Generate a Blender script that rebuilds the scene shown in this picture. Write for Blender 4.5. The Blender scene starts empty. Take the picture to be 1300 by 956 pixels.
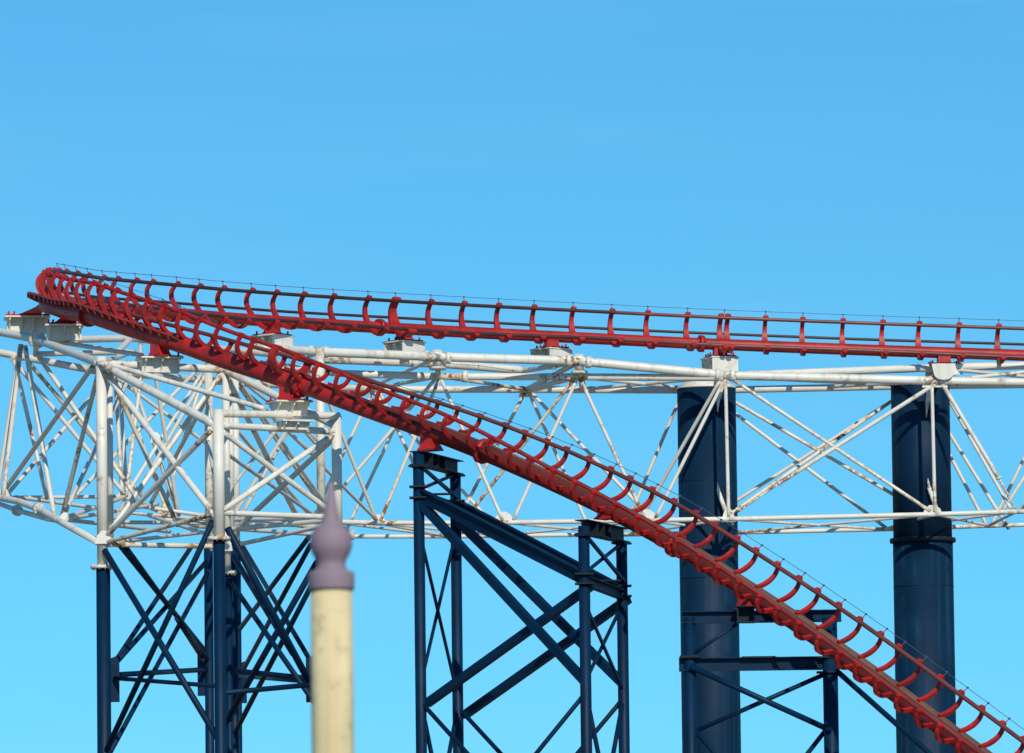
import bpy, math, random
from mathutils import Vector, Matrix
random.seed(7)
R_ = math.radians
sc = bpy.context.scene
# ------------------------------------------------------------------ camera
FPX, PITCH, ROLL, CAMZ = 8800.0, R_(5.5), .012, 1.7
FW = Vector((0, math.cos(PITCH), math.sin(PITCH)))
_r0 = Vector((1, 0, 0)); _u0 = Vector((0, -math.sin(PITCH), math.cos(PITCH)))
RT = math.cos(ROLL)*_r0 - math.sin(ROLL)*_u0
UP = math.cos(ROLL)*_u0 + math.sin(ROLL)*_r0
CAM = Vector((0, 0, CAMZ))
cd = bpy.data.cameras.new('camera'); cam = bpy.data.objects.new('camera', cd)
sc.collection.objects.link(cam)
m = Matrix((RT, UP, -FW)).transposed().to_4x4(); m.translation = CAM
cam.matrix_world = m
cd.sensor_width = 36; cd.sensor_fit = 'HORIZONTAL'; cd.lens = FPX/1300*36
cd.clip_start = .5; cd.clip_end = 20000
cd.dof.use_dof = True; cd.dof.focus_distance = 205; cd.dof.aperture_fstop = 8.5
sc.camera = cam
# ------------------------------------------------------------------ sky, sun, exposure
SUN_EL, SUN_AZ = R_(34), R_(14)          # azimuth measured from behind the camera towards the right
w = bpy.data.worlds.new('World'); sc.world = w; w.use_nodes = True
nt = w.node_tree; bg = nt.nodes['Background']
sky = nt.nodes.new('ShaderNodeTexSky'); sky.sky_type = 'NISHITA'; sky.sun_disc = False
sky.sun_elevation = SUN_EL; sky.sun_rotation = math.pi - SUN_AZ
sky.air_density = 1.0; sky.dust_density = 0.0; sky.ozone_density = 10.0
# a polarised, deep blue sky: flatter gradient towards the horizon, red held back
tc = nt.nodes.new('ShaderNodeTexCoord'); mp = nt.nodes.new('ShaderNodeMapping'); mp.vector_type = 'POINT'
mp.inputs['Scale'].default_value = (1, 1, .85); mp.inputs['Location'].default_value = (0, 0, .055)
nt.links.new(tc.outputs['Generated'], mp.inputs[0]); nt.links.new(mp.outputs[0], sky.inputs[0])
tn_ = nt.nodes.new('ShaderNodeMix'); tn_.data_type = 'RGBA'; tn_.blend_type = 'MULTIPLY'; tn_.inputs[0].default_value = 1
tn_.inputs[7].default_value = (.55, 1.08, 1.01, 1)
nt.links.new(sky.outputs[0], tn_.inputs[6]); 
# the faintest of high thin cloud
cm = nt.nodes.new('ShaderNodeMapping'); cm.inputs['Scale'].default_value = (7, 7, 40); cm.inputs['Rotation'].default_value = (0, .12, 0)
cn = nt.nodes.new('ShaderNodeTexNoise'); cn.inputs['Scale'].default_value = 1.6; cn.inputs['Detail'].default_value = 6; cn.inputs['Roughness'].default_value = .55
cr = nt.nodes.new('ShaderNodeMapRange'); cr.inputs['From Min'].default_value = .45; cr.inputs['From Max'].default_value = .8; cr.inputs['To Max'].default_value = .045
cx = nt.nodes.new('ShaderNodeMix'); cx.data_type = 'RGBA'; cx.inputs[7].default_value = (6.5, 8.2, 9.2, 1)
nt.links.new(tc.outputs['Generated'], cm.inputs[0]); nt.links.new(cm.outputs[0], cn.inputs['Vector']); nt.links.new(cn.outputs['Fac'], cr.inputs['Value'])
nt.links.new(cr.outputs[0], cx.inputs[0]); nt.links.new(tn_.outputs[2], cx.inputs[6]); nt.links.new(cx.outputs[2], bg.inputs[0])
bg.inputs[1].default_value = .112
sd = bpy.data.lights.new('sun', 'SUN'); sd.energy = 3.6; sd.angle = R_(.5); sd.color = (1, .93, .82)
sun = bpy.data.objects.new('sun', sd); sc.collection.objects.link(sun)
sdir = Vector((math.sin(SUN_AZ)*math.cos(SUN_EL), -math.cos(SUN_AZ)*math.cos(SUN_EL), math.sin(SUN_EL)))
sun.rotation_euler = sdir.to_track_quat('Z', 'Y').to_euler()
sun.location = (20, -60, 60)
sc.view_settings.view_transform = 'Standard'; sc.view_settings.look = 'None'
sc.view_settings.gamma = 1; sc.view_settings.exposure = 0.0

# ------------------------------------------------------------------ helpers
def P(u, v, y):
    """real point at distance y seen in direction (u, v)"""
    d = FW + RT*((u-650)/FPX) + UP*((478-v)/FPX)
    return CAM + d*(y/d.y)
def proj(p):
    q = p-CAM; z = q.dot(FW)
    return 650+FPX*q.dot(RT)/z, 478-FPX*q.dot(UP)/z
def zat(p, v):
    """height on the vertical through p that is seen at row v"""
    a, b = Vector((p.x, p.y, 0)), Vector((p.x, p.y, 40))
    for _ in range(50):
        c = (a+b)/2
        if proj(c)[1] > v: a = c
        else: b = c
    return c.z
def thing(name, label, cat, loc, group=None):
    o = bpy.data.objects.new(name, None); sc.collection.objects.link(o)
    o.location = loc; o.empty_display_size = .5
    o['label'] = label; o['category'] = cat
    if group: o['group'] = group
    return o
def root_loc(o):
    l = Vector((0, 0, 0))
    while o: l += o.location; o = o.parent
    return l
class MB:
    def __init__(s): s.v = []; s.f = []; s.sm = []; s.mi = []
    def face(s, idx, smooth=False, mi=0): s.f.append(idx); s.sm.append(smooth); s.mi.append(mi)
    def ring_sweep(s, rings, smooth=True, caps=True, closed=True, mifun=None):
        b = len(s.v); n = len(rings[0])
        for r in rings: s.v += [tuple(p) for p in r]
        for i in range(len(rings)-1):
            for j in range(n if closed else n-1):
                k = (j+1) % n
                s.face((b+i*n+j, b+i*n+k, b+(i+1)*n+k, b+(i+1)*n+j), smooth, mifun(i, j) if mifun else 0)
        if caps:
            s.face(tuple(b+j for j in reversed(range(n))))
            s.face(tuple(b+(len(rings)-1)*n+j for j in range(n)))
        return s
    def tube(s, p0, p1, r, r1=None, n=16):
        p0, p1 = Vector(p0), Vector(p1); d = (p1-p0).normalized()
        a = d.orthogonal().normalized(); c = d.cross(a)
        r1 = r if r1 is None else r1
        return s.ring_sweep([[p+(a*math.cos(2*math.pi*j/n)+c*math.sin(2*math.pi*j/n))*rr for j in range(n)] for p, rr in ((p0, r), (p1, r1))])
    def path(s, pts, r, n=14):
        rings = []
        for i, p in enumerate(pts):
            t = (pts[min(i+1, len(pts)-1)]-pts[max(i-1, 0)]).normalized()
            if i == 0: a = t.orthogonal().normalized()
            else: a = (a-t*a.dot(t)).normalized()
            c = t.cross(a); rr = r[i] if isinstance(r, (list, tuple)) else r
            rings.append([p+(a*math.cos(2*math.pi*j/n)+c*math.sin(2*math.pi*j/n))*rr for j in range(n)])
        return s.ring_sweep(rings)
    def box(s, c, x, y, z):
        """centre and three half-axis vectors"""
        b = len(s.v)
        for i in (-1, 1):
            for j in (-1, 1):
                for k in (-1, 1): s.v.append(tuple(c+x*i+y*j+z*k))
        q = [(0, 1, 3, 2), (4, 6, 7, 5), (0, 4, 5, 1), (2, 3, 7, 6), (0, 2, 6, 4), (1, 5, 7, 3)]
        if x.cross(y).dot(z) < 0: q = [tuple(reversed(t)) for t in q]
        for t in q: s.face(tuple(b+i for i in t))
        return s
    def prism(s, poly, off):
        """polygon (list of points) extruded by vector off"""
        return s.ring_sweep([poly, [p+off for p in poly]], smooth=False)
    def ibeam(s, p0, p1, h, b, up=Vector((0, 0, 1)), tf=.025, tw=.02):
        d = (p1-p0).normalized(); side = d.cross(up).normalized(); upv = side.cross(d)
        H, B = h/2, b/2
        prof = [(-B, -H), (B, -H), (B, -H+tf), (tw/2, -H+tf), (tw/2, H-tf), (B, H-tf), (B, H), (-B, H), (-B, H-tf), (-tw/2, H-tf), (-tw/2, -H+tf), (-B, -H+tf)]
        return s.ring_sweep([[p+side*a+upv*c for a, c in prof] for p in (p0, p1)], smooth=False)
    def build(s, name, mat, parent=None, loc=None):
        me = bpy.data.meshes.new(name)
        off = root_loc(parent) if parent else (loc or Vector((0, 0, 0)))
        me.from_pydata([tuple(Vector(p)-off) for p in s.v], [], s.f)
        for p, a, k in zip(me.polygons, s.sm, s.mi): p.use_smooth = a; p.material_index = k
        for mm in (mat if isinstance(mat, (list, tuple)) else [mat]): me.materials.append(mm)
        import bmesh
        bm = bmesh.new(); bm.from_mesh(me); bmesh.ops.recalc_face_normals(bm, faces=bm.faces); bm.to_mesh(me); bm.free()
        o = bpy.data.objects.new(name, me); sc.collection.objects.link(o)
        if parent: o.parent = parent
        else: o.location = off
        return o

# ------------------------------------------------------------------ materials
def mat(name, base, rough=.5, spec=.5, metallic=0, dirt=None, dirt_amt=.5, dirt_scale=1.5, dirt_lo=.5, dirt_hi=.7,
        rust=None, rust_lo=.6, rust_hi=.66, vary=0.0, rust_scale=.8, fine=6, bump=0.0, coat=0, streak=None, streak_amt=.5):
    mt = bpy.data.materials.new(name); mt.use_nodes = True
    t = mt.node_tree; N = t.nodes.new; L = t.links.new; bs = t.nodes['Principled BSDF']
    bs.inputs['Roughness'].default_value = rough; bs.inputs['Metallic'].default_value = metallic
    bs.inputs['Specular IOR Level'].default_value = spec
    if coat: bs.inputs['Coat Weight'].default_value = coat; bs.inputs['Coat Roughness'].default_value = .25
    geo = N('ShaderNodeNewGeometry'); oi = N('ShaderNodeObjectInfo')
    off = N('ShaderNodeVectorMath'); off.operation = 'MULTIPLY_ADD'
    cmb = N('ShaderNodeCombineXYZ')
    for i in range(3): L(oi.outputs['Random'], cmb.inputs[i])
    L(cmb.outputs[0], off.inputs[0]); off.inputs[1].default_value = (37, 61, 23); L(geo.outputs['Position'], off.inputs[2])
    vec = off.outputs[0]
    def noise(scale, detail=5, rough_=.6):
        n = N('ShaderNodeTexNoise'); n.inputs['Scale'].default_value = scale; n.inputs['Detail'].default_value = detail
        n.inputs['Roughness'].default_value = rough_; L(vec, n.inputs['Vector']); return n.outputs['Fac']
    def ramp(f, lo, hi):
        r = N('ShaderNodeMapRange'); r.interpolation_type = 'SMOOTHSTEP'
        r.inputs['From Min'].default_value = lo; r.inputs['From Max'].default_value = hi; L(f, r.inputs['Value']); return r.outputs[0]
    def math_(op, a, b):
        x = N('ShaderNodeMath'); x.operation = op; x.use_clamp = True
        for i, q in enumerate((a, b)):
            if isinstance(q, (int, float)): x.inputs[i].default_value = q
            else: L(q, x.inputs[i])
        return x.outputs[0]
    def mix(f, a, b):
        x = N('ShaderNodeMix'); x.data_type = 'RGBA'
        L(f, x.inputs['Factor'])
        for s_, q in (('A', a), ('B', b)):
            sock = [i for i in x.inputs if i.name == s_ and i.type == 'RGBA'][0]
            if isinstance(q, tuple): sock.default_value = (*q, 1)
            else: L(q, sock)
        return [o for o in x.outputs if o.type == 'RGBA'][0]
    col = base
    if vary:
        r = math_('MULTIPLY', noise(.9, 3), 1.0)
        col = mix(ramp(r, .35, .65), tuple(c*(1-vary) for c in base), tuple(min(1, c*(1+vary)) for c in base))
    if dirt:
        f = math_('MULTIPLY', ramp(noise(dirt_scale, 8, .7), dirt_lo, dirt_hi), dirt_amt)
        col = mix(f, col, dirt)
    if streak:           # rain streaks running down
        sm = N('ShaderNodeMapping'); sm.inputs['Scale'].default_value = (5, 5, .16); L(vec, sm.inputs[0])
        sn = N('ShaderNodeTexNoise'); sn.inputs['Scale'].default_value = 1.0; sn.inputs['Detail'].default_value = 6; L(sm.outputs[0], sn.inputs['Vector'])
        f = math_('MULTIPLY', math_('MULTIPLY', ramp(sn.outputs['Fac'], .46, .68), ramp(noise(.7, 4), .35, .6)), streak_amt)
        col = mix(f, col, streak)
    if rust:
        at_ = N('ShaderNodeAttribute'); at_.attribute_name = 'joint'
        nj = N('ShaderNodeMath'); nj.operation = 'MULTIPLY_ADD'; L(at_.outputs['Fac'], nj.inputs[0]); nj.inputs[1].default_value = .20; L(noise(rust_scale, 3), nj.inputs[2])
        a = ramp(nj.outputs[0], rust_lo-.12, rust_hi)
        b = ramp(noise(fine, 4, .6), .45, .56)
        k = ramp(oi.outputs['Random'], .1, .9)          # some members are rustier than others
        k = math_('ADD', math_('MULTIPLY', k, .75), .25)
        f = math_('MULTIPLY', math_('MULTIPLY', a, b), k)
        rc = mix(ramp(noise(fine*1.7, 3), .4, .62), rust, tuple(c*.45 for c in rust))
        col = mix(f, col, rc)
        rr = N('ShaderNodeMapRange'); rr.inputs['To Min'].default_value = rough; rr.inputs['To Max'].default_value = .9
        L(f, rr.inputs['Value']); L(rr.outputs[0], bs.inputs['Roughness'])
    if isinstance(col, tuple): bs.inputs['Base Color'].default_value = (*col, 1)
    else: L(col, bs.inputs['Base Color'])
    if bump:
        bp = N('ShaderNodeBump'); bp.inputs['Strength'].default_value = bump; bp.inputs['Distance'].default_value = .01
        L(noise(fine, 5), bp.inputs['Height']); L(bp.outputs[0], bs.inputs['Normal'])
    return mt
WHITE = mat('cream_paint', (.71, .68, .585), .5, dirt=(.56, .49, .36), dirt_amt=.2, dirt_lo=.52, dirt_hi=.78, rust=(.38, .14, .025), rust_lo=.655, rust_hi=.71, vary=.05)
WHITE_RUSTY = mat('cream_paint_rusty', (.70, .66, .54), .5, dirt=(.56, .43, .25), dirt_amt=.3, dirt_lo=.5, dirt_hi=.8, rust=(.40, .145, .022), rust_lo=.565, rust_hi=.62, vary=.06, rust_scale=1.1)
WHITE_CLEAN = mat('cream_paint_sound', (.74, .71, .61), .45, dirt=(.45, .40, .30), dirt_amt=.4, dirt_lo=.55, dirt_hi=.8, rust=(.32, .11, .02), rust_lo=.70, rust_hi=.76, vary=.05, streak=(.46, .40, .29), streak_amt=.6)
RED = mat('red_paint', (.40, .013, .013), .48, spec=.35, dirt=(.15, .022, .013), dirt_amt=.75, dirt_lo=.42, dirt_hi=.70, vary=.18, dirt_scale=2.6, streak=(.50, .05, .035), streak_amt=.4)
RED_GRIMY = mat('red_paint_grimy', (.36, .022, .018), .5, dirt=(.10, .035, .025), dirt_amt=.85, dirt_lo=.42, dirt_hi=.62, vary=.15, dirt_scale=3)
RED_BRIGHT = mat('red_paint_fresh', (.50, .018, .015), .4, dirt=(.35, .02, .015), dirt_amt=.4, vary=.08)
RAIL = mat('worn_rail', (.15, .043, .031), .45, dirt=(.32, .02, .015), dirt_amt=.5, dirt_lo=.48, dirt_hi=.66, dirt_scale=1.2, vary=.2)
RAIL_DARK = mat('worn_rail_dark', (.055, .021, .017), .5, spec=.35, dirt=(.22, .016, .013), dirt_amt=.35, dirt_lo=.5, dirt_hi=.7, dirt_scale=1.4, vary=.2)
RED_DROP_SHADE = mat('red_paint_drop_shade', (.27, .011, .010), .5, spec=.3, dirt=(.09, .02, .014), dirt_amt=.8, dirt_lo=.42, dirt_hi=.68, vary=.18, dirt_scale=2.2)  # darker red: shade on the dropping spine put into the colour, plus mottled dirt
RED_DARK = mat('red_paint_rail_shade', (.13, .018, .016), .5, spec=.3, dirt=(.07, .03, .02), dirt_amt=.7, dirt_lo=.42, dirt_hi=.65, vary=.2, dirt_scale=2.5)  # shade below the near rail painted as deep red, with mottled dirt
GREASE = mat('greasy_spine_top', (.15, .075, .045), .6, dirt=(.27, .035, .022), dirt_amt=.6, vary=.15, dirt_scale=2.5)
DARKPIPE = mat('dark_conduit', (.06, .022, .018), .55, vary=.2)
WIRE = mat('wire_steel', (.06, .10, .15), .5)
NAVY = mat('navy_paint', (.0006, .020, .054), .5, spec=.16, dirt=(.004, .014, .035), dirt_amt=.5, dirt_lo=.5, dirt_hi=.75, vary=.16, rust=(.10, .05, .02), rust_lo=.80, rust_hi=.86)
NAVY_COL = mat('navy_column_paint', (.0010, .020, .050), .58, spec=.16, dirt=(.006, .024, .05), dirt_amt=.4, dirt_lo=.5, dirt_hi=.8, vary=.12, dirt_scale=.7, streak=(.010, .045, .085), streak_amt=.75)
NAVY_DIRTY = mat('navy_paint_grimy', (.006, .013, .025), .6, spec=.25, dirt=(.05, .05, .04), dirt_amt=.5, dirt_lo=.55, dirt_hi=.75, vary=.2, dirt_scale=3)
BOLT = mat('dark_bolt', (.03, .02, .025), .5)
MAUVE = mat('mauve_finial_paint', (.26, .195, .23), .7, spec=.3, vary=.07, dirt=(.24, .17, .19), dirt_amt=.4, dirt_scale=9)
POSTM = mat('cream_post_paint', (.80, .66, .37), .7, spec=.3, dirt=(.20, .16, .09), dirt_amt=.6, dirt_scale=10, dirt_lo=.50, dirt_hi=.72, vary=.16, streak=(.46, .33, .16), streak_amt=.8)
GROUND = mat('ground_concrete', (.24, .22, .19), .9, vary=.2, dirt=(.17, .16, .13), dirt_amt=.6, dirt_scale=.05)

# ------------------------------------------------------------------ ground
mb = MB(); s_ = 6000
mb.v += [(-s_, -s_, 0), (s_, -s_, 0), (s_, s_, 0), (-s_, s_, 0)]; mb.face((0, 1, 2, 3))
g = mb.build('ground', GROUND); g['kind'] = 'structure'

# ------------------------------------------------------------------ track geometry
KN = [(1700,452,225.4,60),(1560,446.4,224.6,60.1),
(1300,435.6,223.2,57.2),
(1100,427.7,222.6,53.7),
(918,420.8,222.2,54.1),
(750,412.1,221.0,52.2),
(600,405.4,219.5,55.0),
(480,398.1,217.4,53.0),
(380,391.3,214.8,50.4),
(300,386.2,211.8,52.2),
(240,380.4,209.1,50.3),
(190,374.9,206.4,46.2),
(150,370.6,203.6,43.8),
(115,365.0,200.8,43.1),
(95,362.5,198.2,43.2),
(83,363.5,196.2,43.3),
(86,369.0,194.4,43.3),
(79,366.0,192.7,43.0),
(103,373.0,191.0,41.8),
(130,376.3,189.2,38.9),
(180,390.9,187.2,35.3),
(240,408.3,185.4,28.5),
(310,431.4,183.8,18.3),
(390,456.4,182.3,11.5),
(480,489.4,180.8,2.2),
(590,529.0,179.1,-4.9),
(720,588.0,177.1,-18.1),
(850,656.3,175.1,-23.7),
(980,739.4,173.1,-25.4),
(1100,822.6,171.1,-25.7),
(1220,910.5,169.0,-23.6),
(1360,1012.1,166.5,-19.3),
(1520,1115,163.8,-20),(1700,1230,161,-15),
]
GA, HU, HN = 1.2, .63, .675
KX = [P(*k[:3]) for k in KN]
KT = [0.0]
for a, b in zip(KX, KX[1:]): KT.append(KT[-1]+(b-a).length)
def grad(vals):
    out = []
    for i in range(len(vals)):
        if i == 0: out.append((vals[1]-vals[0])/(KT[1]-KT[0]))
        elif i == len(vals)-1: out.append((vals[-1]-vals[-2])/(KT[-1]-KT[-2]))
        else:
            h0, h1 = KT[i]-KT[i-1], KT[i+1]-KT[i]
            out.append(((vals[i+1]-vals[i])*(h0/h1)+(vals[i]-vals[i-1])*(h1/h0))/(h0+h1))
    return out
_mx = grad(KX); _kb = [k[3] for k in KN]; _mb = grad(_kb)
def ev(K, M, t):
    i = 0
    while i < len(KT)-2 and KT[i+1] < t: i += 1
    h = KT[i+1]-KT[i]; s = (t-KT[i])/h
    return K[i]*(2*s**3-3*s**2+1)+M[i]*(h*(s**3-2*s**2+s))+K[i+1]*(-2*s**3+3*s**2)+M[i+1]*(h*(s**3-s**2))
APEX = KT[[i for i, k in enumerate(KN) if k[0] == min(q[0] for q in KN)][0]]
def frame(t):
    C = ev(KX, _mx, t); T = (ev(KX, _mx, t+.05)-ev(KX, _mx, t-.05)).normalized()
    b = R_(ev(_kb, _mb, t)); l0 = T.cross(Vector((0, 0, 1))).normalized(); n0 = l0.cross(T)
    return C, T, l0*math.cos(b)+n0*math.sin(b), n0*math.cos(b)-l0*math.sin(b)
def blend(t, a, b, w_=8):
    x = min(1, max(0, (t-(APEX-w_))/(2*w_))); x = x*x*(3-2*x); return a+(b-a)*x
def hh(t): return blend(t, HU, HN)
def rs(t): return blend(t, .185, .24)
def at_u(u, near, off=0.0):
    """track parameter whose outer (off>0), inner (off<0) rail or spine is seen in column u"""
    lo, hi = (APEX+1.5, KT[-1]) if near else (0, APEX)
    best = None
    n = 500
    for i in range(n+1):
        t = lo+(hi-lo)*i/n; C, T, l, nn = frame(t)
        p = C+l*off if off else C-nn*hh(t)
        e = abs(proj(p)[0]-u)
        if best is None or e < best[0]: best = (e, t)
    return best[1]
TS = [KT[-1]*i/420 for i in range(421)]
FR = [frame(t) for t in TS]
track = thing('roller_coaster_track', 'red steel roller coaster track with curved ties, turning back and dropping to the right', 'coaster track', (6, 222, 0))
# spine with a greasy brown upper side on the lower part of the drop
tg = at_u(440, True); ts2 = at_u(500, True)
rings = []; NS = 28
for t, (C, T, l, nn) in zip(TS, FR):
    c = C-nn*hh(t); r = rs(t)
    rings.append([c+(nn*math.cos(2*math.pi*j/NS)+l*math.sin(2*math.pi*j/NS))*r for j in range(NS)])
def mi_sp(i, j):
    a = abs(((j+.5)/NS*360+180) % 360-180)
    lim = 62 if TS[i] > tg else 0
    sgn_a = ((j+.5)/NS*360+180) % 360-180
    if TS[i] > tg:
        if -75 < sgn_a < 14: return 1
        if sgn_a >= 14 and sgn_a < 66: return 3  # painted shade band on the near-rail side
    return 2 if TS[i] > ts2 else 0  # rest of the dropping spine takes the shade-darkened red
MB().ring_sweep(rings, mifun=mi_sp).build('spine', [RED, GREASE, RED_DROP_SHADE, RED_DARK], track)
for sgn in (1, -1):
    rg = []
    for t, (C, T, l, nn) in zip(TS, FR):
        c = C+l*(sgn*GA/2); rg.append([c+(l*(sgn*math.cos(2*math.pi*j/16))+nn*math.sin(2*math.pi*j/16))*.056 for j in range(16)])
    tdk = at_u(790, False)
    def mi_r(i, j, sgn=sgn):
        # wheels polish and soil the top and the inner side; the outer side of the dropping rails stays red
        if TS[i] < APEX-1: return 0 if TS[i] < tdk else 2
        a_ = (j+.5)/16*360
        if sgn > 0: return 1 if (a_ < 55 or a_ > 290) else 0
        return 1 if (TS[i] < tg and (a_ < 60 or a_ > 200)) or (a_ > 300) else 0
    MB().ring_sweep(rg, mifun=mi_r).build('rail', [RAIL, RED, RAIL_DARK], track)
# service conduit behind the ties of the upper run
MB().path([C+l*(GA/2-.2)-nn*.56 for t, (C, T, l, nn) in zip(TS, FR) if t < APEX-6], .045, 8).build('conduit', DARKPIPE, track)
# sloping apron plate along the outer side of the spine in the turn
ta, tb = APEX-2.2, at_u(236, True); rg = []; n = 60
for i in range(n+1):
    t = ta+(tb-ta)*i/n; C, T, l, nn = frame(t); c = C-nn*hh(t)
    o_ = Vector((T.y, -T.x, 0)).normalized()
    if o_.dot(l) < 0: o_ = -o_
    z = Vector((0, 0, 1)); k = 1-.45*max(0, (i/n-.55)/.45)
    p0 = c+o_*.20+z*.12; p1 = c+(o_*.52+z*.36)*k; e = (p1-p0).normalized(); q = e.cross(T)
    if q.z < 0: q = -q
    rg.append([p0-q*.03, p1-q*.03, p1+q*.03, p0+q*.03])
mb = MB().ring_sweep(rg, smooth=False)
for i in range(0, n, 2):          # ribs under the plate
    r_ = rg[i]; mb.prism([r_[0].lerp(r_[1], .25), r_[1], r_[1]-Vector((0, 0, .10)), r_[0].lerp(r_[1], .25)-Vector((0, 0, .04))], (rg[i+1][0]-r_[0]).normalized()*.05)
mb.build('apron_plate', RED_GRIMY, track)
# ties
UPX = [1468,1418,1368,1318,1268,1219,1168,1119,1069,1019.5,970,918,873,824,777,729,681,636,592,550,505,468,427,389,355,323,287,256.8,228,197.5,177,152.5,135.6,117,101.7,88,78]
NRX = [108,122,137,152.5,169.5,191,212,234,258,280,307,325,354,380,407,433,461,486,517,542,571,600,625,652,678,705,732,758,786,813,838,863,889,915,941,966,991,1016,1042,1068.5,1094,1120,1146,1172,1198,1224,1250,1276,1302]
tt = [at_u(u, False, GA/2) for u in UPX]
tn = [at_u(u, True, GA/2) for u in NRX]
a, b = tt[-1], tn[0]; k = max(1, round((b-a)/.8))
mid = [a+(b-a)*i/k for i in range(1, k)]
ties = [(t, u) for t, u in zip(tt, UPX)]+[(t, 0) for t in mid]+[(t, u) for t, u in zip(tn, NRX)]
def half_path(sg, h, r, t):
    g2 = GA/2
    if t < APEX-22:      # straighter uprights on the level run
        pts = [(g2+.055, .03), (g2+.055, -.09), (g2+.03, -.21), (g2-.04, -.34), (g2-.15, -.44), (g2-.28, -.50), (.2, -.53), (.04, -h+.08)]
    elif t < tg-3:
        pts = [(g2+.065, .03), (g2+.095, -.09), (g2+.09, -.21), (g2+.04, -.34), (g2-.07, -.44), (g2-.22, -.50), (.2, -.53), (.04, -h+.08)]
    elif sg > 0:         # loops on the lower side of the drop
        pts = [(g2+.055, .04), (g2+.14, -.06), (g2+.165, -.20), (g2+.11, -.36), (g2-.04, -.48), (.38, -.55), (.24, -.58), (.08, -.62)]
    else:                # arms that run over the top of the spine
        pts = [(g2+.065, .03), (g2+.09, -.08), (g2+.07, -.20), (g2-.01, -.31), (g2-.14, -.39), (.30, -.43), (.15, -.435), (-.03, -.415)]
    return [(sg*a_, c_) for a_, c_ in pts]
def tie_mesh(t, wd=.064, dbl=None, thk=1.0):
    mb = MB()
    for dt in ((dbl or (0,))):
        C, T, l, nn = frame(t+dt); h = hh(t)
        for sg in (1, -1):
            pp0 = half_path(sg, h, rs(t), t); pp = []; rings = []
            for q in range(len(pp0)-1):
                A0, A1, A2, A3 = (Vector(pp0[max(0, min(len(pp0)-1, q+k))]) for k in (-1, 0, 1, 2))
                for x in (0, .5): pp.append(tuple(.5*(2*A1+(A2-A0)*x+(2*A0-5*A1+4*A2-A3)*x*x+(3*A1-A0-3*A2+A3)*x**3)))
            pp.append(pp0[-1])
            for i, (a_, c_) in enumerate(pp):
                x0, x1 = pp[max(i-1, 0)], pp[min(i+1, len(pp)-1)]
                d = Vector((x1[0]-x0[0], x1[1]-x0[1])).normalized(); nrm = Vector((-d.y, d.x))
                th = (.038+.014*min(1, i/8))*thk
                wT = wd*(1+(.6*max(0, i-6)/8 if t < tg-3 else (.15*max(0, 1-abs(i-9)/4)-.12 if sg < 0 else -.12)))
                e = l*nrm.x+nn*nrm.y; p = C+l*a_+nn*c_
                rings.append([p+e*th+T*wT, p-e*th+T*wT, p-e*th-T*wT, p+e*th-T*wT])
            mb.ring_sweep(rings, smooth=False)
            mb.box(C+l*(sg*(GA/2+.07))+nn*.0, l*.05, nn*.06, T*(wd+.025))       # rail clamp
            mb.box(C+l*(sg*(GA/2+.135))+nn*.0, l*.016, nn*.045, T*(wd-.01))
    return mb
tnear0 = tn[0]
for t, u in ties:
    if u == 505: mb = tie_mesh(t, .13)
    elif u == 918: mb = tie_mesh(t, .07, (-.11, .11))
    elif u == 354: mb = tie_mesh(t, .12)
    elif t > APEX-4: mb = tie_mesh(t, .05, None, .95)
    else: mb = tie_mesh(t)
    mb.build('tie', RED, track)
# safety wires on small posts
def wire(ts_, sg):
    pts = []
    for t in ts_:
        C, T, l, nn = frame(t); p = C+l*(sg*(GA/2+.17))+nn*.02; q = p+l*(sg*.10)+nn*.06
        MB().tube(p, q, .011, n=6).box(q, l*.022, nn*.016, T*.022).build('wire_post', WIRE, track)
        pts.append(q)
    fine = []
    for a_, b_ in zip(pts, pts[1:]):
        for i in range(4):
            s = i/4; fine.append(a_.lerp(b_, s)-Vector((0, 0, .006*4*s*(1-s))))
    fine.append(pts[-1])
    MB().path(fine, .008, 6).build('safety_wire', WIRE, track)
wire(tt, 1); wire(tn[1:10], 1)
wire([t for t, u in zip(tn, NRX) if u > 450], -1)
# spine flange collars
for u, near in ((480, False), (888, False), (112, True), (385, True), (614, True), (858, True)):
    t = at_u(u, near); C, T, l, nn = frame(t); c = C-nn*hh(t)
    mb = MB().tube(c-T*.07, c+T*.07, rs(t)+.09, n=28)
    for j in range(10):
        a_ = 2*math.pi*j/10; q = c+(l*math.cos(a_)+nn*math.sin(a_))*(rs(t)+.055)
        mb.tube(q-T*.11, q+T*.11, .02, n=6)
    mb.build('spine_flange', RED, track)

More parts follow.
